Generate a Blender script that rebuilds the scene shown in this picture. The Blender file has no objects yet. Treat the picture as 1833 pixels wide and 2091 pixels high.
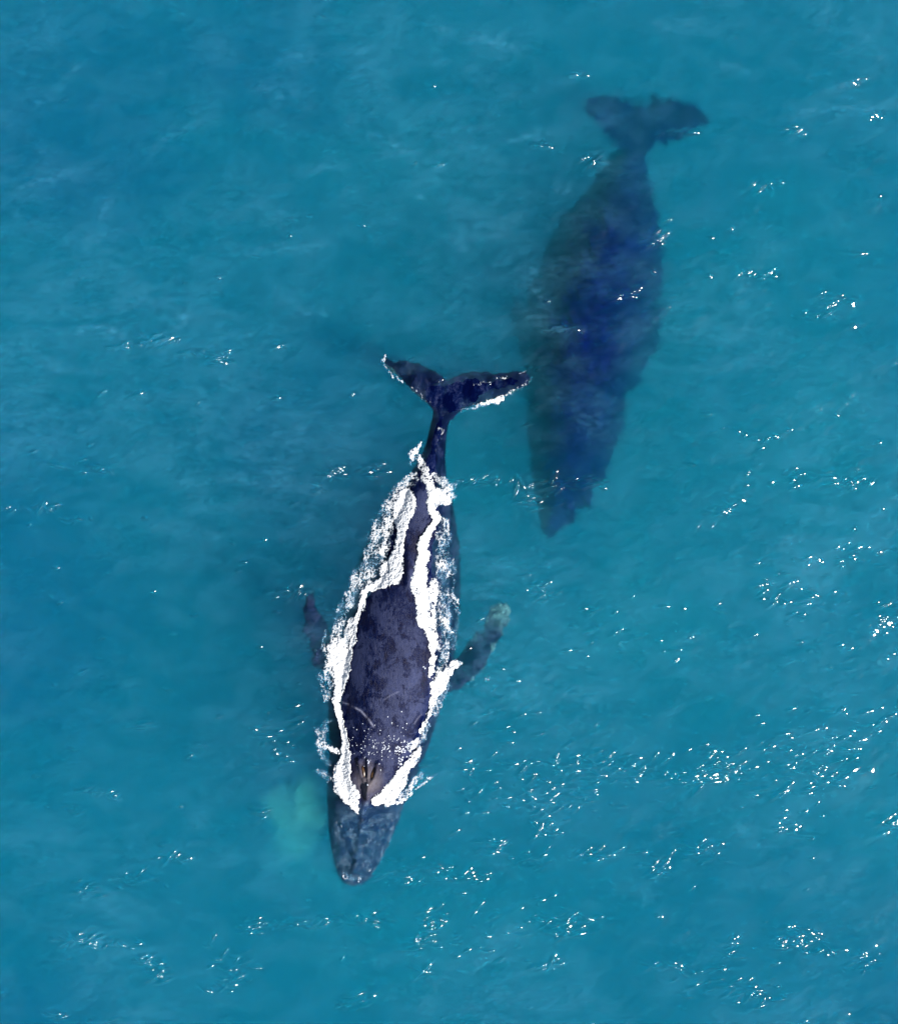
import bpy, bmesh, math, random
import numpy as np
from mathutils import Vector, Matrix
from mathutils.bvhtree import BVHTree

S = bpy.context.scene
COL = S.collection
R = math.radians

# ------------------------------------------------------------------ camera
H, TILT, VFOV, ASP = 35.0, -3.0, 40.0, 897.0 / 1024.0
cam = bpy.data.cameras.new('drone_camera')
cam.sensor_fit = 'VERTICAL'
cam.angle = R(VFOV)
cam.clip_start = 0.5
cam.clip_end = 600
co = bpy.data.objects.new('drone_camera', cam)
COL.objects.link(co)
co.location = (0, -H * math.tan(R(TILT)), H)
co.rotation_euler = (R(TILT), 0, 0)
S.camera = co

# ------------------------------------------------------------------ light
SUN_AZ = math.atan2(-0.5, 1.0)          # from the lower right of the picture
SUN_EL = R(43)
sd = Vector((math.cos(SUN_AZ) * math.cos(SUN_EL), math.sin(SUN_AZ) * math.cos(SUN_EL), math.sin(SUN_EL)))
sl = bpy.data.lights.new('sun', 'SUN')
sl.energy = 5.0
sl.angle = R(0.5)
sl.color = (1.0, 0.955, 0.90)
so = bpy.data.objects.new('sun', sl)
COL.objects.link(so)
so.rotation_euler = sd.to_track_quat('Z', 'Y').to_euler()

W = bpy.data.worlds.new('World')
S.world = W
W.use_nodes = True
wn = W.node_tree.nodes
bg = wn['Background']
sky = wn.new('ShaderNodeTexSky')
sky.sky_type = 'NISHITA'
sky.sun_disc = False
sky.sun_elevation = SUN_EL
sky.sun_rotation = math.pi / 2 - SUN_AZ
W.node_tree.links.new(sky.outputs[0], bg.inputs[0])
bg.inputs[1].default_value = 0.05

S.view_settings.view_transform = 'Standard'
S.view_settings.look = 'None'
S.view_settings.exposure = 0.98
S.view_settings.gamma = 1.0
S.cycles.volume_bounces = 4
S.cycles.max_bounces = 12
S.cycles.transparent_max_bounces = 24
S.cycles.use_denoising = True
S.cycles.use_adaptive_sampling = False

# ------------------------------------------------------------------ helpers
TV = math.tan(R(VFOV) / 2)
CT, ST = math.cos(R(TILT)), math.sin(R(TILT))
def P(x, y, z=0.0):
    """a point read off the photograph (1792 x 2044 grid) -> where it stands in the sea at height z"""
    u = (x / 1792.0 - .5) * 2 * TV * ASP
    v = (.5 - y / 2044.0) * 2 * TV
    dx, dy, dz = u, v * CT + ST, -(CT - v * ST)
    t = (z - H) / dz
    return (dx * t, -H * math.tan(R(TILT)) + dy * t, z)
def PS(x, y, z=0.0):                       # the same for source pixels 1833 x 2091
    return P(x * 1792 / 1833., y * 2044 / 2091., z)

_rs = np.random.RandomState(7)
_perm = np.concatenate([_rs.permutation(256)] * 3)
_ang = _rs.rand(256) * 2 * np.pi
_gx, _gy = np.cos(_ang), np.sin(_ang)
def perlin(x, y, seed=0):
    x = np.asarray(x, float) + seed * 17.31; y = np.asarray(y, float) + seed * 9.77
    xi = np.floor(x).astype(int); yi = np.floor(y).astype(int)
    xf = x - xi; yf = y - yi
    xi &= 255; yi &= 255
    u = xf * xf * xf * (xf * (xf * 6 - 15) + 10); v = yf * yf * yf * (yf * (yf * 6 - 15) + 10)
    def g(i, j, a, b):
        h = _perm[_perm[(i) & 255] + (j & 255)]
        return _gx[h] * a + _gy[h] * b
    n00 = g(xi, yi, xf, yf); n10 = g(xi + 1, yi, xf - 1, yf)
    n01 = g(xi, yi + 1, xf, yf - 1); n11 = g(xi + 1, yi + 1, xf - 1, yf - 1)
    a = n00 + u * (n10 - n00); b = n01 + u * (n11 - n01)
    return (a + v * (b - a)) * 1.5
def fbm(x, y, oct=4, seed=0, gain=.5):
    s = 0; a = 1.; t = 0
    for i in range(oct):
        s = s + a * perlin(x * 2**i, y * 2**i, seed + i * 3); t += a; a *= gain
    return s / t

def mesh_np(name, verts, quads=None, tris=None, smooth=True):
    me = bpy.data.meshes.new(name)
    verts = np.asarray(verts, np.float32)
    nq = 0 if quads is None else len(quads); nt = 0 if tris is None else len(tris)
    me.vertices.add(len(verts)); me.vertices.foreach_set('co', verts.ravel())
    idx = []
    if nq: idx.append(np.asarray(quads, np.int32).ravel())
    if nt: idx.append(np.asarray(tris, np.int32).ravel())
    idx = np.concatenate(idx)
    me.loops.add(len(idx)); me.loops.foreach_set('vertex_index', idx)
    me.polygons.add(nq + nt)
    st = np.concatenate([np.arange(nq) * 4, nq * 4 + np.arange(nt) * 3]).astype(np.int32)
    me.polygons.foreach_set('loop_start', st)
    me.polygons.foreach_set('loop_total', np.concatenate([np.full(nq, 4), np.full(nt, 3)]).astype(np.int32))
    me.update(calc_edges=True); me.validate()
    me.polygons.foreach_set('use_smooth', np.full(len(me.polygons), smooth))
    return me
def link(name, me, mat=None, parent=None, **props):
    o = bpy.data.objects.new(name, me)
    COL.objects.link(o)
    if mat: me.materials.append(mat)
    if parent: o.parent = parent
    for k, v in props.items(): o[k] = v
    return o
def attr(me, name, vals):
    a = me.attributes.new(name, 'FLOAT', 'POINT')
    a.data.foreach_set('value', np.asarray(vals, np.float32))
def get_co(me):
    a = np.empty(len(me.vertices) * 3, np.float32); me.vertices.foreach_get('co', a)
    return a.reshape(-1, 3)

def inside(px, py, poly):
    c = np.zeros(px.shape, bool); n = len(poly)
    for i in range(n):
        x1, y1 = poly[i]; x2, y2 = poly[(i + 1) % n]
        if y1 == y2: continue
        c ^= ((y1 > py) != (y2 > py)) & (px < (x2 - x1) * (py - y1) / (y2 - y1) + x1)
    return c
def seg_dist(px, py, pts, closed=False):
    """distance to polyline and parameter along it"""
    best = np.full(px.shape, 1e9); par = np.zeros(px.shape)
    n = len(pts)
    for i in range(n if closed else n - 1):
        x1, y1 = pts[i]; x2, y2 = pts[(i + 1) % n]
        dx, dy = x2 - x1, y2 - y1
        t = np.clip(((px - x1) * dx + (py - y1) * dy) / (dx*dx + dy*dy + 1e-9), 0, 1)
        dd = np.hypot(px - x1 - t * dx, py - y1 - t * dy)
        w = dd < best
        best = np.where(w, dd, best); par = np.where(w, i + t, par)
    return best, par
class NT:
    def __init__(self, name):
        self.m = bpy.data.materials.new(name); self.m.use_nodes = True
        self.t = self.m.node_tree; self.t.nodes.clear()
        self.out = self.n('OutputMaterial')
    def n(self, typ, **kw):
        nd = self.t.nodes.new('ShaderNode' + typ)
        for k, v in kw.items():
            if hasattr(nd, k): setattr(nd, k, v)
        return nd
    def l(self, a, b): self.t.links.new(a, b)
    def val(self, s, v):
        if hasattr(v, 'links') or isinstance(v, bpy.types.NodeSocket): self.l(v, s)
        else: s.default_value = v
    def math(self, op, a, b=0.0, c=None, clamp=False):
        nd = self.n('Math', operation=op, use_clamp=clamp)
        self.val(nd.inputs[0], a); self.val(nd.inputs[1], b)
        if c is not None: self.val(nd.inputs[2], c)
        return nd.outputs[0]
    def ramp(self, f, stops, mode='LINEAR'):
        nd = self.n('ValToRGB'); nd.color_ramp.interpolation = mode
        e = nd.color_ramp.elements
        while len(e) < len(stops): e.new(.5)
        for q, (p, c) in zip(e, stops):
            q.position = p; q.color = (c[0], c[1], c[2], 1) if not isinstance(c, (int, float)) else (c, c, c, 1)
        self.l(f, nd.inputs[0]); return nd.outputs[0]
    def noise(self, vec, scale, detail=4, rough=.55, dist=0.):
        nd = self.n('TexNoise'); nd.inputs['Scale'].default_value = scale; nd.inputs['Detail'].default_value = detail
        nd.inputs['Roughness'].default_value = rough; nd.inputs['Distortion'].default_value = dist
        self.l(vec, nd.inputs['Vector']); return nd.outputs[0]
    def mapping(self, vec, scale=(1, 1, 1), rot=(0, 0, 0)):
        nd = self.n('Mapping'); nd.inputs['Scale'].default_value = scale; nd.inputs['Rotation'].default_value = rot
        self.l(vec, nd.inputs['Vector']); return nd.outputs[0]
    def mix(self, f, a, b, typ='MIX'):
        nd = self.n('MixRGB', blend_type=typ)
        self.val(nd.inputs[0], f); self.val(nd.inputs[1], a); self.val(nd.inputs[2], b)
        return nd.outputs[0]
    def attr(self, name):
        nd = self.n('Attribute'); nd.attribute_name = name; return nd.outputs['Fac']

# ------------------------------------------------------------------ sea surface (spectral wave field)
NF, LT = 1024, 36.0
def wave_field():
    rs = np.random.RandomState(21)
    k1 = np.fft.fftfreq(NF, LT / NF) * 2 * np.pi
    kx, ky = np.meshgrid(k1, k1)                  # [y, x]
    k = np.hypot(kx, ky); k[0, 0] = 1
    th = np.arctan2(ky, kx)
    def field(kmin, kmax, p, wd, spread):
        sp = k**(-p / 2.) * np.exp(-(kmin / k)**4 / 2) * np.exp(-(k / kmax)**2 / 2)
        sp = sp * ((1 - spread) + spread * np.cos(th - wd)**4)
        sp[0, 0] = 0
        f = np.fft.ifft2(sp * (rs.randn(NF, NF) + 1j * rs.randn(NF, NF))).real
        g = np.gradient(f, LT / NF)
        return f / np.sqrt((g[0]**2 + g[1]**2).mean())       # rms slope 1
    sw = field(1.2, 5, 4, R(100), .8)
    mid = field(4, 22, 4, R(112), .75)
    hi = field(14, 75, 3.8, R(96), .6)
    c = (np.arange(NF) * LT / NF)
    def per(seed, kmax):
        r2 = np.random.RandomState(seed)
        f = np.fft.ifft2(np.exp(-(k / kmax)**2) * (r2.randn(NF, NF) + 1j * r2.randn(NF, NF))).real
        return f / f.std()
    patch = np.clip(.55 + .42 * per(5, 3.0) + .25 * per(6, 8), .1, 2.2)
    return SLOPE[0] * sw + SLOPE[1] * mid * (.7 + .3 * patch) + SLOPE[2] * hi * patch
SLOPE = (.06, .10, .085)
HF = wave_field()
def sea(x, y):
    """height of the sea at world x, y (numpy arrays)"""
    u = (np.asarray(x) / LT % 1.0) * NF; v = (np.asarray(y) / LT % 1.0) * NF
    i = np.floor(u).astype(int); j = np.floor(v).astype(int); fu = u - i; fv = v - j
    i0, j0, i1, j1 = i % NF, j % NF, (i + 1) % NF, (j + 1) % NF
    return (HF[j0, i0] * (1 - fu) * (1 - fv) + HF[j0, i1] * fu * (1 - fv) + HF[j1, i0] * (1 - fu) * fv + HF[j1, i1] * fu * fv)

# small steep wavelets that catch the sun: centre x, y, spread x, y (photo grid), how many, size
SPARKS = [(1190,1530,95,18,60,1), (1110,1590,60,22,34,1), (1385,1556,22,7,26,1.6), (1330,1545,90,14,22,1), (1440,1535,40,12,12,1), (1600,1515,70,36,46,1), (1560,1580,6,4,5,1.5),
 (1420,1500,30,14,10,1), (915,1748,26,6,20,1.7), (850,1735,36,12,20,1), (975,1690,14,10,14,1.4), (800,1755,22,10,12,1), (720,1832,40,5,14,1), (855,1840,16,20,20,1), (832,1882,16,14,14,1),
 (842,1936,4,3,4,1.4), (150,1872,14,4,16,1.6), (190,1880,60,5,10,1), (316,1942,12,12,14,1.2), (284,1915,12,5,6,1.2), (266,1757,20,8,12,1.2), (348,1712,18,4,6,1.2), (176,1780,12,8,7,1),
 (152,1615,9,6,6,1.2), (215,1582,24,6,7,1), (282,1450,7,3,5,1.6), (318,680,20,6,26,1.3), (238,692,10,3,6,1), (385,703,12,3,10,1.1), (440,712,14,12,18,.9), (662,945,15,8,18,1.1),
 (745,935,14,9,12,1.1), (630,975,12,8,6,1), (1130,965,40,8,22,1.2), (965,960,40,7,12,1), (1062,992,30,12,10,1), (1638,950,5,3,5,1.6), (1695,962,30,6,8,1), (1430,1018,26,6,8,1),
 (1500,550,36,6,8,1), (1710,505,8,3,4,1.2), (1665,602,24,12,14,.9), (1638,628,28,8,10,.9), (1352,266,22,2,9,1.3), (1305,478,15,5,14,1.2), (1246,588,20,5,9,1.2), (1130,658,18,6,8,1.1),
 (1745,228,10,3,7,1.1), (1180,315,20,5,5,1), (1085,1175,26,12,14,1), (1176,1220,10,8,5,1.2), (1320,1926,18,2,10,1.5), (1425,1932,12,4,7,1.3), (1540,1920,10,4,4,1.2), (1570,1870,44,18,20,1),
 (1455,1905,6,4,6,1.4), (1660,1900,14,7,8,1.2), (1720,1922,24,12,10,1), (1480,1985,50,12,12,1), (1400,1965,60,14,10,1), (1120,1835,50,18,26,1), (1130,1865,20,6,10,1.1), (1090,1925,24,6,7,1.1),
 (1313,1735,18,12,13,1), (1400,1702,22,12,14,1), (1178,1705,34,8,10,1), (1450,1880,10,6,6,1.3), (1585,1650,40,24,12,.9), (1765,1640,14,10,8,1.1), (1080,1660,20,14,10,1), (1060,1720,24,14,10,1),
 (500,1850,14,10,8,1), (590,1840,10,6,5,1), (600,1850,60,8,8,1), (470,1930,30,20,8,1), (582,1182,34,8,9,1), (560,1480,34,50,14,1), (520,1620,14,10,6,1.2), (112,2022,10,3,6,1.1),
 (450,1965,26,8,8,1), (705,2000,24,12,5,1.1), (1760,1240,36,26,9,1), (1700,1112,50,16,9,1), (1610,1215,50,30,12,1), (1490,870,50,20,7,1), (1550,962,40,16,6,1), (1545,1165,50,30,8,1),
 (190,935,50,10,4,1), (270,790,10,6,4,1), (60,1014,30,4,5,1), (145,1036,8,4,3,1.2), (555,690,10,4,4,1), (875,330,6,2,4,1), (1155,150,10,4,5,1), (1075,290,12,4,6,1), (1466,72,4,2,2,1.2),
 (1540,365,20,6,5,1), (1590,262,20,5,6,1), (1300,1280,180,60,16,.9), (1700,1440,90,40,16,1), (950,1560,60,50,16,1), (940,1860,60,50,12,1), (1640,1300,80,40,10,.9), (1000,1420,60,60,8,.9)]
def wavelets(xs, ys, Z):
    rs = np.random.RandomState(17)
    L = []; G_ = np.zeros(Z.shape, np.float32)
    for cx, cy, sx, sy, n, sz in SPARKS:
        for _ in range(int(n * 2.7)):
            L.append((rs.normal(cx, sx * .8), rs.normal(cy, sy * .8), sz * (.28 + .95 * rs.rand()**1.6)))
    for _ in range(380):                       # a thin scatter of them everywhere
        y = rs.uniform(-60, 2100)
        if rs.rand() < .12 + .88 * min(1, max(0, y / 1900.))**1.6: L.append((rs.uniform(-60, 1850), y, rs.uniform(.3, .7)))
    for px_, py_, sz in L:
        x, y, _ = P(px_, py_)
        v = Vector((0, -H * math.tan(R(TILT)), H)) - Vector((x, y, 0)); v.normalize()
        h = (v + sd).normalized(); sl_ = math.hypot(h.x, h.y) / h.z; dx, dy = h.x / (sl_ * h.z), h.y / (sl_ * h.z)
        a = .040 * sz * rs.uniform(.9, 3.2) + .012; b = .020 * sz + .011
        A = rs.uniform(.97, 1.25) * sl_ * math.hypot(dx * a, dy * b) / .607
        th = rs.normal(.12, .35); c_, s_ = math.cos(th), math.sin(th)
        m_ = 3.2 * a + .02
        i0, i1 = np.searchsorted(xs, (x - m_, x + m_)); j0, j1 = np.searchsorted(ys, (y - m_, y + m_))
        if i1 - i0 < 2 or j1 - j0 < 2: continue
        gx, gy = np.meshgrid(xs[i0:i1] - x, ys[j0:j1] - y)
        u = (gx * c_ + gy * s_) / a; w = (-gx * s_ + gy * c_) / b
        G_[j0:j1, i0:i1] = np.maximum(G_[j0:j1, i0:i1], A * np.exp(-.5 * (u * u + w * w)))
    Z += G_

WISPS = [((130, 165, 4), (158, 125, 6)), ((60, 215, 3), (130, 172, 5)), ((200, 440, 5), (222, 385, 4)), ((340, 665, 6), (366, 626, 4)), ((150, 655, 4), (245, 668, 5), (300, 690, 5), (335, 672, 7)),
 ((855, 48, 4), (905, 76, 3)), ((930, 76, 3), (1000, 86, 6), (1062, 98, 3)), ((740, 270, 3), (790, 294, 6), (835, 310, 3)), ((820, 376, 4), (850, 388, 5)), ((600, 345, 4), (690, 325, 3)),
 ((1118, 170, 4), (1152, 150, 6)), ((1000, 278, 3), (1105, 270, 4)), ((1104, 352, 2), (1114, 372, 4), (1140, 372, 4)), ((1285, 460, 6), (1325, 482, 6)), ((1040, 612, 6), (1088, 648, 5), (1130, 655, 3)),
 ((1580, 222, 4), (1640, 214, 7), (1760, 222, 4)), ((1575, 272, 3), (1625, 240, 4)), ((480, 500, 4), (650, 496, 4)), ((30, 380, 4), (190, 330, 4)), ((300, 320, 4), (345, 260, 5), (420, 240, 4)),
 ((560, 100, 10), (640, 110, 8)), ((1185, 320, 8), (1215, 322, 6)), ((380, 1630, 8), (405, 1640, 8)), ((700, 1080, 4), (740, 1070, 4)), ((500, 160, 12), (600, 200, 8)), ((180, 480, 4), (260, 520, 6)),
 ((560, 600, 5), (680, 640, 5)), ((900, 480, 5), (960, 500, 4)), ((1400, 120, 6), (1500, 150, 5)), ((1300, 60, 5), (1380, 40, 5)), ((1150, 835, 12), (1200, 860, 10)), ((1060, 560, 8), (1100, 640, 6))]
def streaks(X, Y):
    F = np.zeros(X.shape, np.float32)
    k = P(701, 1000)[0] - P(700, 1000)[0]
    wx = X + .30 * fbm(X * 1.4, Y * 1.4, 4, 101, .6); wy = Y + .30 * fbm(X * 1.4, Y * 1.4, 4, 102, .6)
    xs, ys = X[0], Y[:, 0]
    for pts in WISPS:
        w = np.array([P(a, b)[:2] for a, b, _ in pts]); r_ = np.array([c * k * 2.2 for *_, c in pts])
        m_ = .8
        i0, i1 = np.searchsorted(xs, (w[:, 0].min() - m_, w[:, 0].max() + m_)); j0, j1 = np.searchsorted(ys, (w[:, 1].min() - m_, w[:, 1].max() + m_))
        if i1 - i0 < 2 or j1 - j0 < 2: continue
        d, t = seg_dist(wx[j0:j1, i0:i1], wy[j0:j1, i0:i1], [tuple(q) for q in w])
        rr = np.interp(t, np.arange(len(r_)), r_)
        ends = np.clip(np.minimum(t + .25, len(r_) - 1 - t + .25) * 2, 0, 1)
        F[j0:j1, i0:i1] = np.maximum(F[j0:j1, i0:i1], (np.exp(-(d / rr)**1.3) * ends))
    return F

def build_sea():
    st = .02
    def axis(lo, hi):
        mid = np.arange(math.floor(lo / st), math.ceil(hi / st) + 1) * st
        ext = [st]
        while sum(ext) < 75: ext.append(min(ext[-1] * 1.10, 6))
        ext = np.cumsum(ext)
        return np.concatenate([mid[0] - ext[::-1], mid, mid[-1] + ext])
    xs = axis(-12.4, 12.4); ys = axis(-14.6, 14.0)
    X, Y = np.meshgrid(xs, ys)
    far = np.maximum(abs(X), abs(Y))
    Z = sea(X, Y) * np.where(far > 17, np.clip((60 - far) / 45, 0, 1) * .6, 1)
    wavelets(xs, ys, Z)
    F = streaks(X, Y)
    ny, nx = X.shape
    V = np.stack([X, Y, Z], -1).reshape(-1, 3)
    I = np.arange(nx * ny).reshape(ny, nx)
    Q = np.stack([I[:-1, :-1], I[:-1, 1:], I[1:, 1:], I[1:, :-1]], -1).reshape(-1, 4)
    # skirt to the bottom: the sea is one closed body of water
    ring = np.concatenate([I[0, :-1], I[:-1, -1], I[-1, :0:-1], I[:0:-1, 0]])
    base = len(V)
    B = V[ring].copy(); B[:, 2] = -30
    n = len(ring); a = np.arange(n); b = (a + 1) % n
    Qs = np.stack([ring[b], ring[a], base + a, base + b], -1)
    V = np.concatenate([V, B, [[0, 0, -30]]])
    T = np.stack([base + b, base + a, np.full(n, base + n)], -1)
    me = mesh_np('water', V, np.concatenate([Q, Qs]), T)
    attr(me, 'streak', np.concatenate([F.ravel(), np.zeros(n + 1)]))
    return me

SIG = .165                                  # extinction of the water per metre
m = NT('sea_water')
geo = m.n('NewGeometry').outputs['Position']
tr = m.n('BsdfTransparent')
rf = m.n('BsdfRefraction'); rf.inputs['IOR'].default_value = 1.33; rf.inputs['Roughness'].default_value = .28
gl = m.n('BsdfGlossy', distribution='BECKMANN'); gl.inputs['Roughness'].default_value = .125; gl.inputs['Color'].default_value = (1, 1, 1, 1)
fr = m.n('Fresnel'); fr.inputs['IOR'].default_value = 1.33
mx = m.n('MixShader'); mx.inputs[0].default_value = .5
m.l(tr.outputs[0], mx.inputs[1]); m.l(rf.outputs[0], mx.inputs[2])
# pale tint painted in for sky reflection on the ripples, drawn along the crests
mp_ = m.mapping(geo, (.55, 1.5, 1), (0, 0, R(-22)))
lines = m.math('SUBTRACT', 1.0, m.math('MULTIPLY', m.math('ABSOLUTE', m.math('SUBTRACT', m.noise(mp_, .55, 6, .62, .6), .5)), 9.0), clamp=True)
patch = m.ramp(m.noise(geo, .16, 4, .6, .4), [(.42, 0.0), (.66, 1.0)])
grain = m.ramp(m.noise(m.mapping(geo, (1, 1.8, 1)), 5.0, 6, .7), [(.35, .15), (.7, 1.0)])
sky_sheen = m.math('MULTIPLY', m.math('MULTIPLY', m.math('MULTIPLY_ADD', lines, .8, .2), patch), m.math('MULTIPLY', grain, .15))
sky_sheen = m.math('ADD', sky_sheen, m.math('MULTIPLY', m.math('MULTIPLY', m.attr('streak'), m.math('POWER', grain, 2.0)), .17))
sky_sheen = m.math('ADD', sky_sheen, m.math('MULTIPLY', m.ramp(m.noise(m.mapping(geo, (.8, 1.3, 1), (0, 0, R(-20))), .9, 8, .68, .5), [(.46, 0.0), (.74, 1.0)]), .055))
fd = m.n('BsdfDiffuse'); fd.inputs['Color'].default_value = (.10, .36, .56, 1)
mx3 = m.n('MixShader'); m.l(sky_sheen, mx3.inputs[0]); m.l(mx.outputs[0], mx3.inputs[1]); m.l(fd.outputs[0], mx3.inputs[2])
# no mirror on the inner side of the surface
gm = m.n('NewGeometry')
fac = m.math('MULTIPLY', fr.outputs[0], m.math('SUBTRACT', 1.0, gm.outputs['Backfacing']))
mx2 = m.n('MixShader'); m.l(fac, mx2.inputs[0]); m.l(mx3.outputs[0], mx2.inputs[1]); m.l(gl.outputs[0], mx2.inputs[2])
m.l(mx2.outputs[0], m.out.inputs['Surface'])
vs = m.n('VolumeScatter'); vs.inputs['Color'].default_value = (.012, .475, .655, 1); vs.inputs['Density'].default_value = SIG
vs.inputs['Anisotropy'].default_value = 0.0
va = m.n('VolumeAbsorption'); va.inputs['Color'].default_value = (0.0, .475, .655, 1); va.inputs['Density'].default_value = SIG
ad = m.n('AddShader'); m.l(vs.outputs[0], ad.inputs[0]); m.l(va.outputs[0], ad.inputs[1])
m.l(ad.outputs[0], m.out.inputs['Volume'])
link('water', build_sea(), m.m, kind='structure')

m = NT('deep_silt')
d = m.n('BsdfDiffuse'); 
m.l(m.ramp(m.noise(m.n('NewGeometry').outputs['Position'], .12, 5), [(.3, (.01, .06, .09)), (.7, (.02, .09, .12))]), d.inputs[0])
m.l(d.outputs[0], m.out.inputs['Surface'])
g = np.linspace(-300, 300, 61); X, Y = np.meshgrid(g, g)
Z = -31.5 + 1.0 * fbm(X / 40, Y / 40, 3)
I = np.arange(61 * 61).reshape(61, 61)
link('seabed', mesh_np('seabed', np.stack([X, Y, Z], -1).reshape(-1, 3), np.stack([I[:-1, :-1], I[:-1, 1:], I[1:, 1:], I[1:, :-1]], -1).reshape(-1, 4)), m.m, kind='structure')

# ------------------------------------------------------------------ whale building
def spline(ks, vs, q):
    """monotone-ish smooth interpolation through key values"""
    ks = np.array(ks, float); vs = np.array(vs, float); q = np.asarray(q, float)
    d = np.gradient(vs, ks)
    i = np.clip(np.searchsorted(ks, q) - 1, 0, len(ks) - 2)
    h = ks[i + 1] - ks[i]; t = np.clip((q - ks[i]) / h, 0, 1)
    return ((2*t**3 - 3*t**2 + 1) * vs[i] + (t**3 - 2*t**2 + t) * h * d[i] + (-2*t**3 + 3*t**2) * vs[i+1] + (t**3 - t**2) * h * d[i+1])

def loft(st, n=140, m_=64):
    """st rows: y, left, right, crest x (photo grid), crown z, height of the widest level below the crown, depth below it"""
    st = np.array(st, float)
    k = np.arange(len(st)); q = np.linspace(0, len(st) - 1, n)
    c = [spline(k, st[:, i], q) for i in range(7)]
    V = []
    for y, l, r, cx, cr, hu, hd in zip(*c):
        hu = max(hu, .02); hd = max(hd, .02); zc = cr - hu
        L = P(l, y, zc); Rr = P(r, y, zc); Cx = P(cx, y, cr)
        w = (Rr[0] - L[0]) / 2; mx_ = (Rr[0] + L[0]) / 2
        for j in range(m_):
            a = 2 * math.pi * j / m_
            ca, sa = math.cos(a), math.sin(a)
            z = zc + (hu if sa > 0 else hd) * sa
            x = mx_ + w * ca + (Cx[0] - mx_) * max(0, sa)**2
            V.append((x, L[1] * (1 - max(sa, 0)) + Cx[1] * max(sa, 0), z))
    b = len(V)
    V.append(tuple(np.mean(V[:m_], 0))); V.append(tuple(np.mean(V[b - m_:b], 0)))
    Q, T = [], []
    for i in range(n - 1):
        for j in range(m_):
            j2 = (j + 1) % m_
            Q.append((i*m_+j, i*m_+j2, (i+1)*m_+j2, (i+1)*m_+j))
    for j in range(m_):
        j2 = (j + 1) % m_
        T.append((b, j2, j)); T.append((b + 1, (n-1)*m_+j, (n-1)*m_+j2))
    return np.array(V), Q, T

def blade(outline, zf, thick, st=.03, edge=.45):
    """a fin: world outline, mid-plane height zf(x, y), lens section"""
    o = np.array([p[:2] for p in outline])
    xs = np.arange(o[:, 0].min() - .05, o[:, 0].max() + .05, st); ys = np.arange(o[:, 1].min() - .05, o[:, 1].max() + .05, st)
    X, Y = np.meshgrid(xs, ys)
    ins = inside(X, Y, o); D, _ = seg_dist(X, Y, o, True)
    D = np.where(ins, D, 0)
    T = thick * (1 - np.exp(-(D / edge) * 2.2)) + .012
    Zm = zf(X, Y)
    ny, nx = X.shape
    N = nx * ny; I = np.arange(N).reshape(ny, nx)
    keep = (ins[:-1, :-1] & ins[:-1, 1:] & ins[1:, 1:] & ins[1:, :-1])
    Qt = np.stack([I[:-1, :-1], I[:-1, 1:], I[1:, 1:], I[1:, :-1]], -1)[keep]
    V = np.concatenate([np.stack([X, Y, Zm + T], -1).reshape(-1, 3), np.stack([X, Y, Zm - T], -1).reshape(-1, 3)])
    Qb = Qt[:, ::-1] + N
    e = {}
    for q in Qt:
        for a, b in ((q[0], q[1]), (q[1], q[2]), (q[2], q[3]), (q[3], q[0])):
            e[(a, b)] = 1
    side = [(b, a, a + N, b + N) for (a, b) in e if (b, a) not in e]
    Q = np.concatenate([Qt, Qb, np.array(side)])
    used = np.unique(Q); mp = np.zeros(2 * N, int); mp[used] = np.arange(len(used))
    return V[used], mp[Q], []
def fuse(parts, voxel, smooth=6):
    V, Q, T, b = [], [], [], 0
    for v, q, t in parts:
        V.append(np.asarray(v)); 
        if len(q): Q.append(np.asarray(q) + b)
        if len(t): T.append(np.asarray(t) + b)
        b += len(v)
    me = mesh_np('raw', np.concatenate(V), np.concatenate(Q), np.concatenate(T) if T else None)
    o = bpy.data.objects.new('raw', me); COL.objects.link(o)
    r = o.modifiers.new('r', 'REMESH'); r.mode = 'VOXEL'; r.voxel_size = voxel; r.use_smooth_shade = True
    s = o.modifiers.new('s', 'SMOOTH'); s.factor = .5; s.iterations = smooth
    dg = bpy.context.evaluated_depsgraph_get()
    out = bpy.data.meshes.new_from_object(o.evaluated_get(dg))
    bpy.data.objects.remove(o); bpy.data.meshes.remove(me)
    out.polygons.foreach_set('use_smooth', np.full(len(out.polygons), True))
    return out

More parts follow.
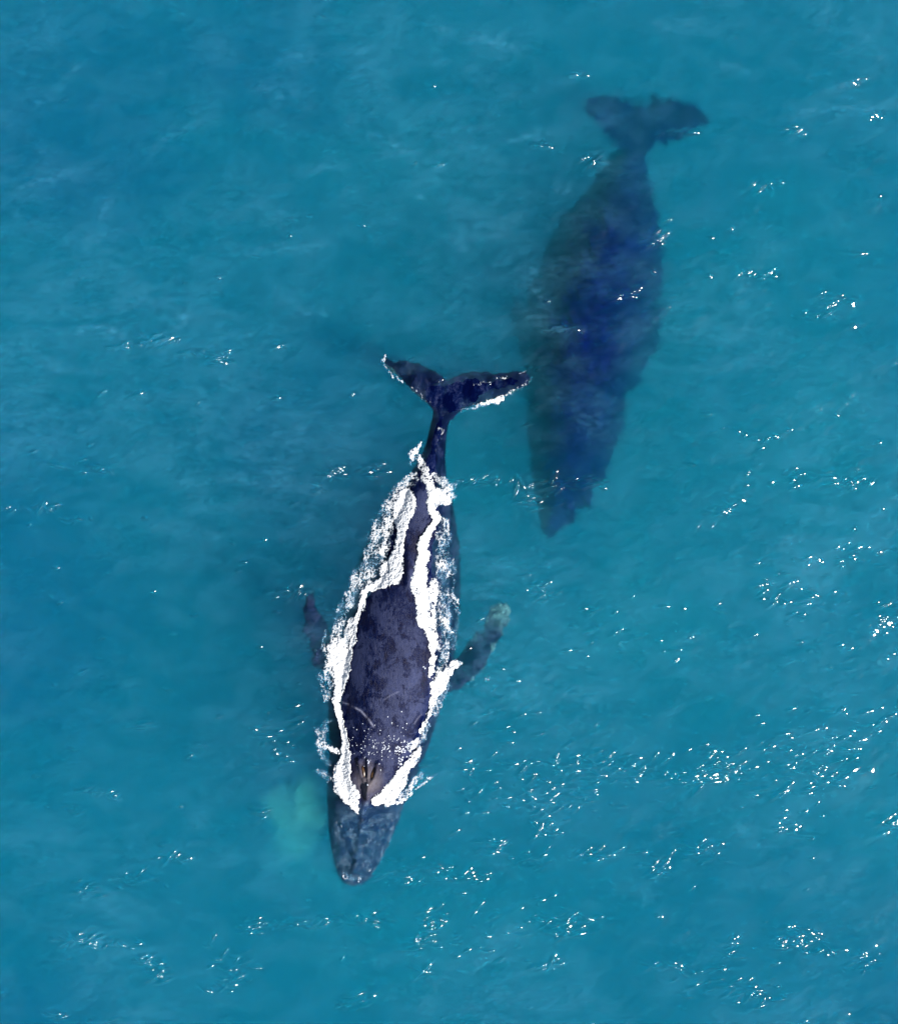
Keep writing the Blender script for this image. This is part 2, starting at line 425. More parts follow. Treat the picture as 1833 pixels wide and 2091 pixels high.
# ---- skin
def skin(name, dark, mid, pale, rough=.33):
    m = NT(name)
    p = m.n('BsdfPrincipled')
    geo = m.n('TexCoord').outputs['Object']
    big = m.noise(m.mapping(geo, (1, .6, 1)), 1.1, 6, .62, 1.4)
    n2 = m.noise(m.mapping(geo, (1, .7, 1)), 5.0, 9, .74, .8)
    n3 = m.noise(geo, 30.0, 5, .7)
    base = m.math('ADD', m.math('MULTIPLY', big, .50), m.math('MULTIPLY', n2, .50))
    blot = m.ramp(m.noise(m.mapping(geo, (1.2, .8, 1)), 2.6, 7, .62, .5), [(.44, 0.0), (.50, 1.0)])
    base = m.math('ADD', base, m.math('MULTIPLY_ADD', blot, .12, -.065))
    base = m.math('ADD', base, m.math('MULTIPLY', m.math('SUBTRACT', n3, .5), .22))
    base = m.math('ADD', base, m.math('MULTIPLY', m.attr('pale'), .16))
    c = m.ramp(base, [(.44, dark), (.53, mid), (.60, pale), (.80, tuple(a * 1.6 for a in pale))])
    # coarse grey blotches of the rostrum
    hb = m.noise(geo, 3.8, 9, .8, .25)
    hc = m.ramp(hb, [(.40, (.002, .012, .050)), (.49, (.012, .035, .085)), (.57, (.055, .10, .16)), (.70, (.19, .25, .33))])
    c = m.mix(m.attr('head'), c, hc)
    wn = m.noise(geo, 13.0, 6, .75, .5)
    wh = m.math('MULTIPLY', m.attr('white'), m.ramp(wn, [(.36, 0.0), (.6, 1.0)]), clamp=True)
    c = m.mix(wh, c, (.11, .31, .33, 1))
    c = m.mix(m.attr('tan'), c, (.105, .092, .098, 1))
    c = m.mix(m.attr('scar'), c, (.30, .31, .42, 1))
    m.l(c, p.inputs['Base Color'])
    p.inputs['Roughness'].default_value = rough
    p.inputs['IOR'].default_value = 1.38
    # hide under water hardly shines, wet hide in the air does
    z = m.n('SeparateXYZ'); m.l(m.n('NewGeometry').outputs['Position'], z.inputs[0])
    m.l(m.math('MULTIPLY', m.math('MULTIPLY_ADD', z.outputs['Z'], 9.0, -.3, clamp=True), .16), p.inputs['Specular IOR Level'])
    b = m.n('Bump'); b.inputs['Strength'].default_value = .7; b.inputs['Distance'].default_value = .035
    w1 = m.noise(m.mapping(geo, (3.2, .9, 2)), 5.0, 7, .72, 1.2)
    m.l(m.math('ADD', w1, m.math('MULTIPLY', n3, .5)), b.inputs['Height']); m.l(b.outputs[0], p.inputs['Normal'])
    m.l(p.outputs[0], m.out.inputs['Surface'])
    return m.m

def arc(pts, z=0.0, src=False):
    return [(PS if src else P)(x, y, z)[:2] for x, y in pts]

# ================================================================= whale at the surface
W1 = [  # y, left, right, crest, crown z, hu, hd
 (1768, 700, 712, 706, -.55, .05, 0.07),
 (1756, 682, 734, 708, -.50, .14, 0.23),
 (1730, 671, 752, 710, -.40, .26, 0.52),
 (1690, 661, 772, 712, -.30, .40, 0.81),
 (1650, 656, 790, 716, -.16, .50, 1.10),
 (1600, 654, 808, 724, 0.11, 0.90, 1.37),
 (1550, 655, 830, 742, 0.24, 1.01, 1.56),
 (1500, 658, 852, 757, 0.30, 1.13, 1.69),
 (1450, 657, 868, 768, 0.36, 1.23, 1.76),
 (1400, 655, 883, 774, 0.42, 1.33, 1.82),
 (1350, 655, 896, 780, 0.44, 1.42, 1.89),
 (1300, 658, 907, 784, 0.42, 1.45, 1.89),
 (1250, 668, 913, 788, 0.37, 1.45, 1.82),
 (1200, 688, 917, 795, 0.29, 1.42, 1.76),
 (1150, 707, 919, 812, 0.17, 1.38, 1.56),
 (1100, 725, 918, 822, 0.15, 1.33, 1.43),
 (1050, 747, 911, 836, 0.20, 1.25, 1.23),
 (1000, 778, 902, 840, 0.18, 1.04, 1.04),
 (950, 815, 892, 848, 0.07, 0.72, 0.85),
 (900, 845, 889, 864, .0, .34, 0.65),
 (850, 859, 894, 876, -.01, .22, 0.47),
 (815, 866, 908, 884, -.02, .14, 0.29),
 (780, 868, 914, 888, -.03, .09, 0.13),
 (765, 880, 902, 890, -.02, .04, 0.05)]
FL1 = arc([(866, 822), (850, 806), (822, 782), (800, 757), (780, 741), (766, 727), (765, 713), (777, 713), (786, 720), (800, 717),
           (818, 719), (832, 722), (850, 731), (872, 741), (886, 752), (893, 758), (903, 750), (925, 744), (950, 741), (978, 742), (990, 747),
           (1002, 742), (1030, 742), (1052, 742), (1062, 753), (1056, 768), (1030, 782), (1000, 793), (965, 804), (935, 813), (912, 828), (905, 840), (870, 840)], -.04)
FINL1 = arc([(680, 1375), (644, 1362), (635, 1348), (635, 1327), (632, 1302), (620, 1288), (626, 1269), (619, 1255), (622, 1236), (630, 1212), (636, 1200),
             (644, 1218), (646, 1232), (655, 1249), (668, 1266), (677, 1292), (690, 1321), (720, 1340)], -.35, True)
FINR1 = arc([(860, 1412), (860, 1350), (935, 1345), (950, 1318), (961, 1303), (974, 1290), (989, 1280), (992, 1259), (1003, 1238), (1018, 1228), (1030, 1227),
             (1042, 1240), (1042, 1270), (1030, 1294), (1010, 1317), (1003, 1338), (996, 1359), (975, 1385), (938, 1412), (905, 1420)], -.55, True)
def ramp_z(a, b, za, zb):
    ax, ay = a; bx, by = b; L2 = (bx-ax)**2 + (by-ay)**2
    return lambda X, Y: za + (zb - za) * np.clip(((X-ax)*(bx-ax) + (Y-ay)*(by-ay)) / L2, 0, 1)
fl_mid = P(892, 790)[:2]
zfl = lambda X, Y: -.09 - .05 * np.clip(np.abs(X - fl_mid[0]) / 1.8, 0, 1)**2 + .02 * perlin(X * 1.5, Y * 1.5, 3)
body1 = fuse([loft(W1), blade(FL1, zfl, .085),
              blade(FINL1, ramp_z(PS(700, 1370)[:2], PS(636, 1205)[:2], -.30, -.08), .07, edge=.2),
              blade(FINR1, ramp_z(PS(900, 1400)[:2], PS(1035, 1235)[:2], -.75, -.62), .08, edge=.25)], .028, 4)

def shape_whale1(me):
    V = get_co(me).astype(float)
    x, y, z = V.T
    nrm = np.empty(len(V) * 3, np.float32); me.vertices.foreach_get('normal', nrm); nrm = nrm.reshape(-1, 3)
    up = np.clip(nrm[:, 2], 0, 1)
    # median head ridge running from the blowholes to the snout, furrows either side
    rp = arc([(706, 1750), (716, 1680), (726, 1610), (738, 1560)], 0)
    d, t = seg_dist(x, y, rp)
    z += up * .055 * np.exp(-(d / .07)**2)
    # splash guard: two folds meeting ahead of the blowholes
    for pts, hgt, w in (([(716, 1515), (722, 1535), (730, 1560), (734, 1590)], .075, .055), ([(755, 1518), (750, 1538), (740, 1562), (735, 1590)], .075, .055),
                        ([(735, 1512), (736, 1535), (735, 1575)], .06, .035)):
        d, t = seg_dist(x, y, arc(pts))
        z += up * hgt * np.exp(-(d / w)**2)
    for pts in ([(724, 1528), (727, 1545)], [(748, 1530), (743, 1547)]):
        d, t = seg_dist(x, y, arc(pts))
        z -= up * .09 * np.exp(-(d / .05)**2)
    # tubercles over the rostrum
    rr = random.Random(4)
    for _ in range(150):
        tx = rr.uniform(660, 800); ty = rr.uniform(1625, 1755)
        q = P(tx, ty, -.15); r_ = rr.uniform(.035, .07)
        d2 = (x - q[0])**2 + (y - q[1])**2
        z += up * r_ * .75 * np.exp(-d2 / r_**2)
    # vertebral knuckles down the tail stock and the low dorsal hump
    hump = P(815, 1135, .1)
    z += up * .10 * np.exp(-(((x - hump[0]) / .10)**2 + ((y - hump[1]) / .45)**2))
    # large lazy undulation of the back and ragged trailing edges
    z += up * .018 * fbm(x * 1.3, y * .9, 3, 2)
    wob = np.clip((np.abs(x - P(785, 1300)[0]) - 1.75) * 3, 0, 1) * (y < P(0, 1150)[1]) * (y > P(0, 1450)[1])
    wx_ = .13 * fbm(x * 4, y * 4, 3, 90) * wob; wy_ = .17 * fbm(x * 5, y * 3, 3, 91) * wob
    x += wx_; y += wy_
    fk = np.clip((y - P(0, 845)[1]) * 4, 0, 1) * np.clip((np.abs(x - P(890, 800)[0]) - .2) * 3, 0, 1)
    y += fk * (.07 * fbm(x * 3.5, y * 1.2, 4, 95, .65)); z += fk * .05 * fbm(x * 3, y * 3, 3, 96)
    V = np.stack([x, y, z], -1)
    me.vertices.foreach_set('co', V.astype(np.float32).ravel()); me.update()
    # colouring of the hide
    x, y, z = V.T
    white = np.zeros(len(V)); pale = np.zeros(len(V)); tan = np.zeros(len(V)); scar = np.zeros(len(V))
    tip = PS(1030, 1232); d = np.hypot(x - tip[0], y - tip[1])
    fin = (x > P(925, 1300)[0]) & (y < P(0, 1180)[1]) & (y > P(0, 1420)[1])
    n = fbm(x * 3, y * 3, 4, 5)
    de, _ = seg_dist(x, y, FINR1, True)
    white = np.where(fin, np.clip(1.5 - d / .55 + n * .8, 0, 1) + np.clip(.75 - de / .1 + n * 1.4, 0, 1) * .8, 0)
    finl = (x < P(672, 1300)[0]) & (y < P(0, 1150)[1]) & (y > P(0, 1345)[1])
    dl, _ = seg_dist(x, y, arc([(650, 1262), (645, 1290), (650, 1320)]))
    white = np.where(finl, np.clip(.8 - dl / .05 + n, 0, 1) * .3, white)
    d, _ = seg_dist(x, y, FL1, True)
    flk = y > P(0, 830)[1]
    lead, _ = seg_dist(x, y, [q for q in FL1[24:29]] ); lead2, _ = seg_dist(x, y, FL1[1:6])
    white = np.where(flk, np.clip(.75 - np.minimum(lead, lead2) / .07 + n * 1.2, 0, 1) * .8, white)
    # head: paler, mottled
    hy = P(0, 1560)[1]
    head = np.clip((P(0, 1590)[1] - y) / .5 + .6 * n, 0, 1) * (up > .0)
    bx = P(765, 1400); pale = .6 * np.exp(-(((x - bx[0] - .2) / .8)**2 + ((y - bx[1]) / 2.2)**2))
    tx = P(735, 1555); tan = np.clip(.95 * np.exp(-(((x - tx[0]) / .42)**2 + ((y - tx[1]) / .5)**2)) - .2 + n * .25, 0, 1)
    # ridge of the tail stock and dorsal keel greyer
    d, _ = seg_dist(x, y, arc([(842, 985), (835, 1060)])); pale += .5 * np.exp(-(d / .22)**2)
    # healed scar across the shoulders
    d, _ = seg_dist(x, y, arc([(682, 1402), (700, 1405), (722, 1415), (738, 1432), (748, 1446)]))
    scar = .75 * np.exp(-(d / .02)**2) * np.clip(.7 + 1.4 * fbm(x * 9, y * 9, 2, 9), 0, 1)
    rs = np.random.RandomState(3)
    for _ in range(2):
        a = rs.uniform(700, 850), rs.uniform(1190, 1460); ang = rs.uniform(-1.2, 1.2); L = rs.uniform(14, 50)
        pts = [(a[0] + L * s * math.cos(ang), a[1] + L * s * math.sin(ang) + 6 * s * s) for s in (-.5, 0, .5)]
        d, _ = seg_dist(x, y, arc(pts)); scar = np.maximum(scar, .16 * np.exp(-(d / .018)**2))
    for k_, v_ in (('white', np.clip(white, 0, 1)), ('pale', np.where(y > P(0, 905)[1], -.25, pale)), ('head', np.where(flk, np.clip(-.02 + .6 * fbm(x * 2.5, y * 2.5, 4, 97), 0, .30), head * .9)), ('tan', tan), ('scar', np.clip(scar, 0, 1))): attr(me, k_, v_)
shape_whale1(body1)
SK1 = skin('whale_hide', (.0004, .0016, .018), (.0018, .0055, .034), (.017, .023, .062))
w1 = bpy.data.objects.new('humpback_whale', None); COL.objects.link(w1)
w1['label'] = 'dark humpback whale at the surface, bare back and blowholes showing between bands of white foam'
w1['category'] = 'whale'
b1o = link('body', body1, SK1, w1)
bvh1 = BVHTree.FromObject(b1o, bpy.context.evaluated_depsgraph_get())
def top_of(x, y):
    h = bvh1.ray_cast(Vector((x, y, 3)), Vector((0, 0, -1)))
    return h[0].z if h[0] else -9

# blowholes
m = NT('nostril'); p = m.n('BsdfPrincipled')
m.l(m.ramp(m.noise(m.n('TexCoord').outputs['Object'], 18, 3), [(.35, (.012, .007, .004)), (.7, (.10, .05, .015))]), p.inputs['Base Color'])
p.inputs['Roughness'].default_value = .3; m.l(p.outputs[0], m.out.inputs['Surface']); M_NOS = m.m
for (ax, ay), (bx, by) in (((724, 1527), (728, 1548)), ((749, 1529), (742, 1551))):
    A = P(ax, ay); B = P(bx, by); cx, cy = (A[0]+B[0])/2, (A[1]+B[1])/2
    L = math.hypot(B[0]-A[0], B[1]-A[1]) / 2 * 1.15
    bm = bmesh.new(); bmesh.ops.create_uvsphere(bm, u_segments=20, v_segments=12, radius=1)
    ang = math.atan2(B[1]-A[1], B[0]-A[0])
    for v in bm.verts:
        taper = 1 - .35 * abs(v.co.x)
        v.co = Vector((v.co.x * L, v.co.y * .055 * taper, v.co.z * .035))
    bmesh.ops.transform(bm, matrix=Matrix.Translation((cx, cy, top_of(cx, cy) + .004)) @ Matrix.Rotation(ang, 4, 'Z'), verts=bm.verts)
    me = bpy.data.meshes.new('blowhole'); bm.to_mesh(me); bm.free()
    me.polygons.foreach_set('use_smooth', [True] * len(me.polygons))
    link('blowhole', me, M_NOS, w1)

# barnacles: little chalky domes
m = NT('barnacle'); p = m.n('BsdfPrincipled'); p.inputs['Base Color'].default_value = (.42, .45, .52, 1); p.inputs['Roughness'].default_value = .7
m.l(p.outputs[0], m.out.inputs['Surface']); M_BAR = m.m
def domes(name, pts, mat, parent, rnd, **props):
    V, T = [], []
    for (x, y, z, r) in pts:
        n = 7; b = len(V)
        V.append((x, y, z + r * .7))
        for ring, (rr, hh) in enumerate(((.6, .5), (1, -.25))):
            for j in range(n):
                a = 2 * math.pi * j / n + ring * .3
                q = r * rr * rnd.uniform(.75, 1.2)
                V.append((x + q * math.cos(a), y + q * math.sin(a), z + r * hh))
        for j in range(n):
            j2 = (j + 1) % n
            T += [(b, b+1+j, b+1+j2), (b+1+j, b+1+n+j, b+1+n+j2), (b+1+j, b+1+n+j2, b+1+j2)]
    return link(name, mesh_np(name, V, None, T), mat, parent, **props)
rnd = random.Random(12); pts = []
def put(dx, dy, r):
    q = P(dx, dy); z = top_of(q[0], q[1])
    if z > -1: pts.append((q[0], q[1], z, r))
for _ in range(130):
    t = rnd.random(); put(rnd.gauss(742 + 45 * t, 34), rnd.gauss(1478 + 12 * t, 20), rnd.uniform(.008, .020))
for cx, cy, n in ((767, 1487, 9), (790, 1493, 10), (806, 1497, 22), (797, 1518, 9), (812, 1484, 12)):
    for _ in range(n): put(rnd.gauss(cx, 7), rnd.gauss(cy, 5), rnd.uniform(.013, .030))
for x_, y_ in ((845, 1328), (783, 1437), (848, 1331), (802, 1415), (775, 1425), (760, 1452), (812, 1440), (735, 1560), (737, 1515), (735, 1512), (736, 1518)):
    put(x_, y_, rnd.uniform(.018, .032))
for _ in range(40): put(rnd.uniform(662, 790), rnd.uniform(1630, 1752), rnd.uniform(.008, .018))
domes('barnacles', pts, M_BAR, w1, rnd, kind='stuff', label='scattered pale barnacles on the head and nape')

# ================================================================= submerged whale
W2 = [
 (1066, 1083, 1096, 1090, -1.70, 0.13, .06),
 (1050, 1078, 1120, 1098, -1.40, 0.48, .25),
 (1010, 1072, 1165, 1118, -1.08, 0.87, .5),
 (960, 1064, 1198, 1130, -0.86, 1.30, .8),
 (900, 1056, 1222, 1138, -0.65, 1.74, 1.1),
 (840, 1052, 1240, 1145, -0.51, 1.96, 1.3),
 (780, 1050, 1254, 1150, -0.40, 2.17, 1.4),
 (720, 1046, 1270, 1158, -0.32, 2.17, 1.5),
 (660, 1044, 1290, 1168, -0.30, 2.39, 1.5),
 (600, 1050, 1308, 1180, -0.30, 2.39, 1.5),
 (550, 1064, 1318, 1190, -0.30, 2.29, 1.4),
 (500, 1088, 1320, 1200, -0.36, 2.17, 1.3),
 (450, 1118, 1314, 1212, -0.42, 1.96, 1.1),
 (400, 1152, 1300, 1226, -0.70, 1.62, .9),
 (350, 1190, 1290, 1242, -1.10, 1.09, .6),
 (310, 1222, 1286, 1256, -1.31, 0.65, .4),
 (275, 1240, 1290, 1268, -1.50, 0.39, .2),
 (240, 1250, 1290, 1272, -1.60, 0.17, .08)]
FL2 = arc([(1236, 312), (1218, 292), (1200, 274), (1180, 252), (1162, 232), (1156, 214), (1166, 202), (1185, 196), (1210, 192), (1232, 196), (1252, 208), (1266, 226),
           (1282, 216), (1305, 204), (1335, 202), (1368, 210), (1395, 226), (1408, 246), (1400, 266), (1372, 281), (1338, 292), (1308, 302), (1290, 318)], -1.75)
FINL2 = arc([(1110, 800), (1075, 790), (1045, 740), (1022, 680), (1012, 620), (1022, 585), (1040, 610), (1062, 660), (1100, 720)], -2.2)
FINR2 = arc([(1220, 820), (1252, 800), (1285, 745), (1312, 680), (1328, 620), (1316, 598), (1292, 640), (1262, 700), (1220, 750)], -2.2)
mid2 = P(1268, 260, -1.1)[:2]
body2 = fuse([loft(W2), blade(FL2, lambda X, Y: -1.45 + .15 * np.clip(abs(X - mid2[0]) / 1.8, 0, 1) + .0 * Y, .10, .04),
              blade(FINL2, lambda X, Y: -2.2 + 0 * X, .10, .04, .25), blade(FINR2, lambda X, Y: -2.2 + 0 * X, .10, .04, .25)], .045, 5)
V = get_co(body2)
dx_, dy_ = .42, -.91                         # broken, feathery outline
s_ = V[:, 0] * dx_ + V[:, 1] * dy_; t_ = V[:, 0] * dy_ - V[:, 1] * dx_
q_ = .34 * fbm(t_ * 3.0, s_ * .8, 4, 60, .6) * (1 + .8 * perlin(t_ * .8, s_ * .8, 64))
V[:, 0] += q_ * dx_ + .07 * fbm(V[:, 0] * 3, V[:, 1] * 3, 3, 62); V[:, 1] += q_ * dy_
body2.vertices.foreach_set('co', V.ravel()); body2.update()
n = fbm(V[:, 0] * 2, V[:, 1] * 2, 4, 8)
attr(body2, 'white', np.zeros(len(V))); attr(body2, 'head', np.zeros(len(V))); attr(body2, 'tan', np.zeros(len(V))); attr(body2, 'scar', np.zeros(len(V))); attr(body2, 'pale', n * .3)
SK2 = skin('submerged_hide', (.0002, .0010, .036), (.0002, .0010, .044), (.0005, .002, .058), .6)
w2 = bpy.data.objects.new('humpback_whale', None); COL.objects.link(w2)
w2['label'] = 'blurred navy whale wholly under water, right of and behind the foaming one'
w2['category'] = 'whale'
link('body', body2, SK2, w2)

# ================================================================= foam
def build_foam(layer=0, strokes=None, box=(560, 1830, 1100, 690), st=.0125):
    x0, y0 = P(*box[:2])[:2]; x1, y1 = P(*box[2:])[:2]
    xs = np.arange(x0, x1, st); ys = np.arange(y0, y1, st)
    X, Y = np.meshgrid(xs, ys)
    wx = X + .11 * fbm(X * 1.6, Y * 1.6, 3, 11) + .05 * fbm(X * 7, Y * 7, 2, 13) + .035 * fbm(X * 18, Y * 18, 2, 15); wy = Y + .11 * fbm(X * 1.6, Y * 1.6, 3, 12) + .05 * fbm(X * 7, Y * 7, 2, 14) + .035 * fbm(X * 18, Y * 18, 2, 16)
    F = np.zeros(X.shape)
    PX = P(701, 1000)[0] - P(700, 1000)[0]
    def stroke(pts, dens, soft=1.0, src=False):
        """pts: x, y, radius in photo pixels"""
        nonlocal F
        w = [(PS if src else P)(a[0], a[1])[:2] for a in pts]; r = np.array([a[2] * PX for a in pts])
        rm = r.max() * 1.5
        wa = np.array(w)
        i0 = np.searchsorted(xs, wa[:, 0].min() - rm); i1 = np.searchsorted(xs, wa[:, 0].max() + rm)
        j0 = np.searchsorted(ys, wa[:, 1].min() - rm); j1 = np.searchsorted(ys, wa[:, 1].max() + rm)
        sx, sy = wx[j0:j1, i0:i1], wy[j0:j1, i0:i1]
        d, t = seg_dist(sx, sy, w)
        rr = np.interp(t, np.arange(len(r)), r)
        f = dens * np.clip((1.25 - d / rr) / (.25 + soft * .55), 0, 1)
        F[j0:j1, i0:i1] = np.maximum(F[j0:j1, i0:i1], f)
    for s in (strokes or FOAM): stroke(*s)
    F = F * (1 + .55 * fbm(X * 2.6, Y * 1.8, 4, 33, .65)) * (1 if layer < 2 else .9)
    F = np.minimum(F, 1.2)
    # bubbles gather in a net: ridged noise lines at two sizes, stretched along the whale
    n1 = 1 - np.abs(fbm(X * 8 + wx * 3, Y * 6.5, 2, 20)) * 3.2
    n2 = 1 - np.abs(fbm(X * 20, Y * 17, 2, 24)) * 3.0
    n3 = fbm(X * 3.2, Y * 2.4, 4, 28)
    net = .36 * n1 + .52 * n2 + .85 * n3
    G = F * 1.25 + net * .60 - .74
    G = np.where(F < .02, -1, G)
    G -= np.clip(.35 - F, 0, 1) * .6
    if layer == 2: G = np.where(F < .02, -1, F + .30 * fbm(X * 2.2 - Y * .8, Y * 6, 4, 72) + .30 * fbm(X * 14, Y * 16, 3, 73) - .42)
    if layer == 1: G = np.where(F < .02, -1, F * 1.5 + .5 * fbm(X * 5, Y * 4, 4, 70) + .16 * n1 - .50)
    keepv = G > 0
    K = keepv[:-1, :-1] & keepv[:-1, 1:] & keepv[1:, 1:] & keepv[1:, :-1]
    Zw = sea(X, Y)
    th = .006 + .032 * np.clip(G, 0, 1) * (.55 + .9 * np.clip(fbm(X * 9, Y * 9, 3, 40) + .35, 0, 1)) + .02 * fbm(X * 30, Y * 30, 2, 44) * np.clip(G * 3, 0, 1)
    # heap of white water piles up in the thickest places
    th += .05 * np.clip(F - .95, 0, 1) * (1 + fbm(X * 3, Y * 3, 3, 50))
    ny, nx = X.shape; I = np.arange(nx * ny).reshape(ny, nx)
    Q = np.stack([I[:-1, :-1], I[:-1, 1:], I[1:, 1:], I[1:, :-1]], -1)[K]
    used = np.unique(Q)
    xf, yf = X.ravel()[used], Y.ravel()[used]
    top = np.array([top_of(a, b) for a, b in zip(xf, yf)])
    base = np.maximum(Zw.ravel()[used], top) 
    z = base + np.maximum(th.ravel()[used], .008)
    if layer == 1: z = Zw.ravel()[used] - .05 - .08 * np.clip(fbm(xf * 2, yf * 2, 2, 80) + .5, 0, 1)
    g = G.ravel()[used]
    # rims come down to the water
    mp = np.zeros(nx * ny, int); mp[used] = np.arange(len(used))
    me = mesh_np('foam', np.stack([xf, yf, z], -1), mp[Q])
    attr(me, 'dens', np.clip(g * 1.25 + .12, 0, 1))
    return me
FOAM = [
 # --- left of the head, up the left side
 ([(712, 1612, 6), (700, 1590, 18), (686, 1568, 20), (684, 1540, 17), (690, 1515, 12), (688, 1480, 7), (682, 1450, 7), (676, 1420, 7), (672, 1395, 8)], 1.5, .35),
 ([(672, 1395, 10), (680, 1350, 16), (678, 1325, 22), (672, 1312, 20), (682, 1288, 14)], 1.5, .6), ([(668, 1340, 20), (666, 1310, 22), (672, 1285, 14)], .95, .8),
 ([(690, 1330, 12), (694, 1300, 12), (700, 1265, 12), (706, 1240, 8)], .78, .6),
 ([(696, 1335, 5), (710, 1260, 3.5), (718, 1210, 4.5), (732, 1182, 7), (755, 1165, 9), (785, 1152, 10), (800, 1140, 8)], 1.6, .4),
 ([(675, 1250, 18), (690, 1210, 16), (712, 1170, 18), (730, 1120, 18), (755, 1070, 20)], .50, .9),
 ([(720, 1210, 16), (735, 1160, 18), (757, 1105, 22), (775, 1060, 22)], .46, .9),
 ([(790, 1150, 16), (790, 1120, 14), (797, 1085, 10), (802, 1050, 12), (804, 1020, 20), (812, 990, 16)], 1.45, .5),
 ([(775, 1130, 14), (765, 1140, 14)], .9, .7),
 ([(770, 1060, 16), (785, 1010, 18), (800, 985, 18), (822, 955, 16)], .60, .9),
 ([(765, 1100, 6), (770, 1060, 5)], .8, .6),
 ([(655, 1335, 10), (648, 1345, 14), (660, 1370, 14)], .62, .7),
 ([(640, 1350, 14), (650, 1390, 12)], .40, .9),
 ([(650, 1500, 8), (645, 1465, 10), (655, 1440, 10)], .52, 1.),
 ([(632, 1460, 12), (642, 1500, 12), (655, 1525, 10)], .52, 1.),
 ([(670, 1500, 7), (660, 1492, 5), (650, 1490, 4)], .8, .6),
 ([(636, 1540, 12), (655, 1555, 10)], .52, 1.),
 ([(705, 1610, 5), (716, 1622, 3)], 1.2, .5),
 ([(800, 975, 18), (775, 1015, 22), (755, 1055, 20)], .5, .9), ([(700, 1180, 14), (680, 1240, 16), (668, 1290, 16)], .5, .9), ([(720, 1130, 10), (760, 1060, 10)], .62, .9),
 # --- right of the head
 ([(770, 1592, 16), (752, 1594, 8)], 1.5, .5),
 ([(758, 1596, 12), (782, 1580, 16), (798, 1556, 11), (812, 1535, 9), (822, 1520, 9)], 1.35, .5),
 ([(800, 1545, 8), (822, 1520, 10), (838, 1500, 6)], 1.2, .6),
 ([(800, 1592, 10), (818, 1570, 8), (840, 1545, 6)], .62, .8),
 ([(830, 1575, 3), (850, 1560, 4), (872, 1545, 3)], .62, .7),
 ([(820, 1490, 12), (845, 1475, 12), (852, 1450, 8)], .60, .8),
 ([(770, 1607, 3), (800, 1600, 4), (820, 1582, 3)], .9, .6),
 ([(838, 1462, 5), (850, 1440, 4), (858, 1412, 4), (865, 1390, 6)], 1.5, .4),
 ([(862, 1400, 7), (872, 1370, 15), (885, 1350, 12), (900, 1335, 8), (910, 1320, 4)], 1.55, .45),
 ([(868, 1420, 12), (882, 1395, 12), (893, 1370, 8)], .5, .9),
 # --- right flank, the wide net of foam
 ([(862, 1345, 5), (866, 1310, 6), (858, 1270, 7), (850, 1230, 8)], .95, .6),
 ([(880, 1350, 14), (888, 1310, 14)], .62, .8),
 ([(845, 1240, 10), (842, 1200, 16), (838, 1160, 18), (838, 1128, 14), (852, 1100, 10)], .92, .6),
 ([(866, 1290, 10), (862, 1240, 14), (862, 1200, 12), (866, 1160, 10)], .74, .7),
 ([(884, 1290, 18), (888, 1230, 20), (884, 1180, 20), (884, 1120, 22), (888, 1070, 20), (885, 1040, 12)], .50, .9),
 ([(902, 1290, 8), (910, 1230, 7), (906, 1180, 6), (905, 1120, 8)], .46, .9),
 ([(838, 1120, 10), (846, 1090, 10), (858, 1065, 8), (868, 1045, 6), (872, 1030, 7)], 1.5, .4),
 ([(866, 1025, 9), (858, 1000, 9), (866, 985, 12), (885, 995, 14), (893, 1002, 8)], 1.3, .8), ([(875, 990, 22), (895, 985, 18)], .72, .9), ([(880, 962, 14), (868, 950, 12)], .55, 1.), ([(900, 970, 12), (912, 962, 6)], .5, 1.),
 ([(880, 985, 14), (895, 975, 14), (904, 968, 8)], .66, .8),
 ([(858, 975, 14), (850, 955, 14), (842, 930, 12), (836, 912, 8)], .62, .9),
 ([(886, 975, 10), (886, 955, 8)], .6, .9),
 ([(822, 908, 7), (834, 893, 5), (838, 885, 3)], .95, .7),
 ([(818, 925, 8), (826, 912, 8)], .5, .9),
 ([(905, 1335, 7), (920, 1322, 5)], .8, .7),
 ([(910, 1270, 6), (914, 1240, 5)], .4, .9),
 # --- flukes
 ([(915, 819, 2), (940, 813, 4), (960, 808, 5)], .55, .9), ([(958, 807, 4), (985, 798, 6), (1002, 790, 5)], .70, .8),
 ([(1002, 790, 3), (1022, 783, 5), (1040, 775, 5), (1055, 766, 4), (1061, 752, 3)], .50, .9),
 ([(862, 806, 3), (848, 800, 4), (838, 788, 3)], .60, .8), ([(838, 788, 3), (822, 778, 3), (812, 772, 4)], .42, .9),
 ([(805, 762, 4), (785, 748, 4), (770, 735, 4), (764, 718, 4), (768, 711, 4)], .46, .9),
 ([(1025, 742, 3), (1050, 741, 3)], .36, .9),
 ([(785, 715, 4), (800, 720, 4)], .4, .8), ([(990, 745, 3), (985, 735, 5), (995, 725, 6)], .36, 1),
 ([(950, 768, 5), (985, 758, 5), (1010, 752, 4)], .42, 1.), ([(868, 850, 5), (878, 862, 7), (872, 900, 8)], .42, 1.),
 # --- fins
 ([(650, 1255, 3), (645, 1285, 5), (648, 1320, 4), (647, 1340, 3)], .50, .8),
 ([(628, 1300, 3), (634, 1305, 3)], .4, .8),
 ([(975, 1348, 6), (962, 1358, 4)], .40, .9),
 ([(690, 1750, 8), (702, 1760, 8), (716, 1758, 6)], .42, .9),
 ([(745, 1725, 3), (735, 1738, 3)], .5, .8),
]
m = NT('white_water')
dif = m.n('BsdfPrincipled'); dif.inputs['Base Color'].default_value = (.56, .58, .60, 1); dif.inputs['Roughness'].default_value = .85
tr = m.n('BsdfTransparent'); tr.inputs['Color'].default_value = (.85, .97, 1, 1)
geo = m.n('TexCoord').outputs['Object']
nz = m.noise(geo, 42, 5, .75)
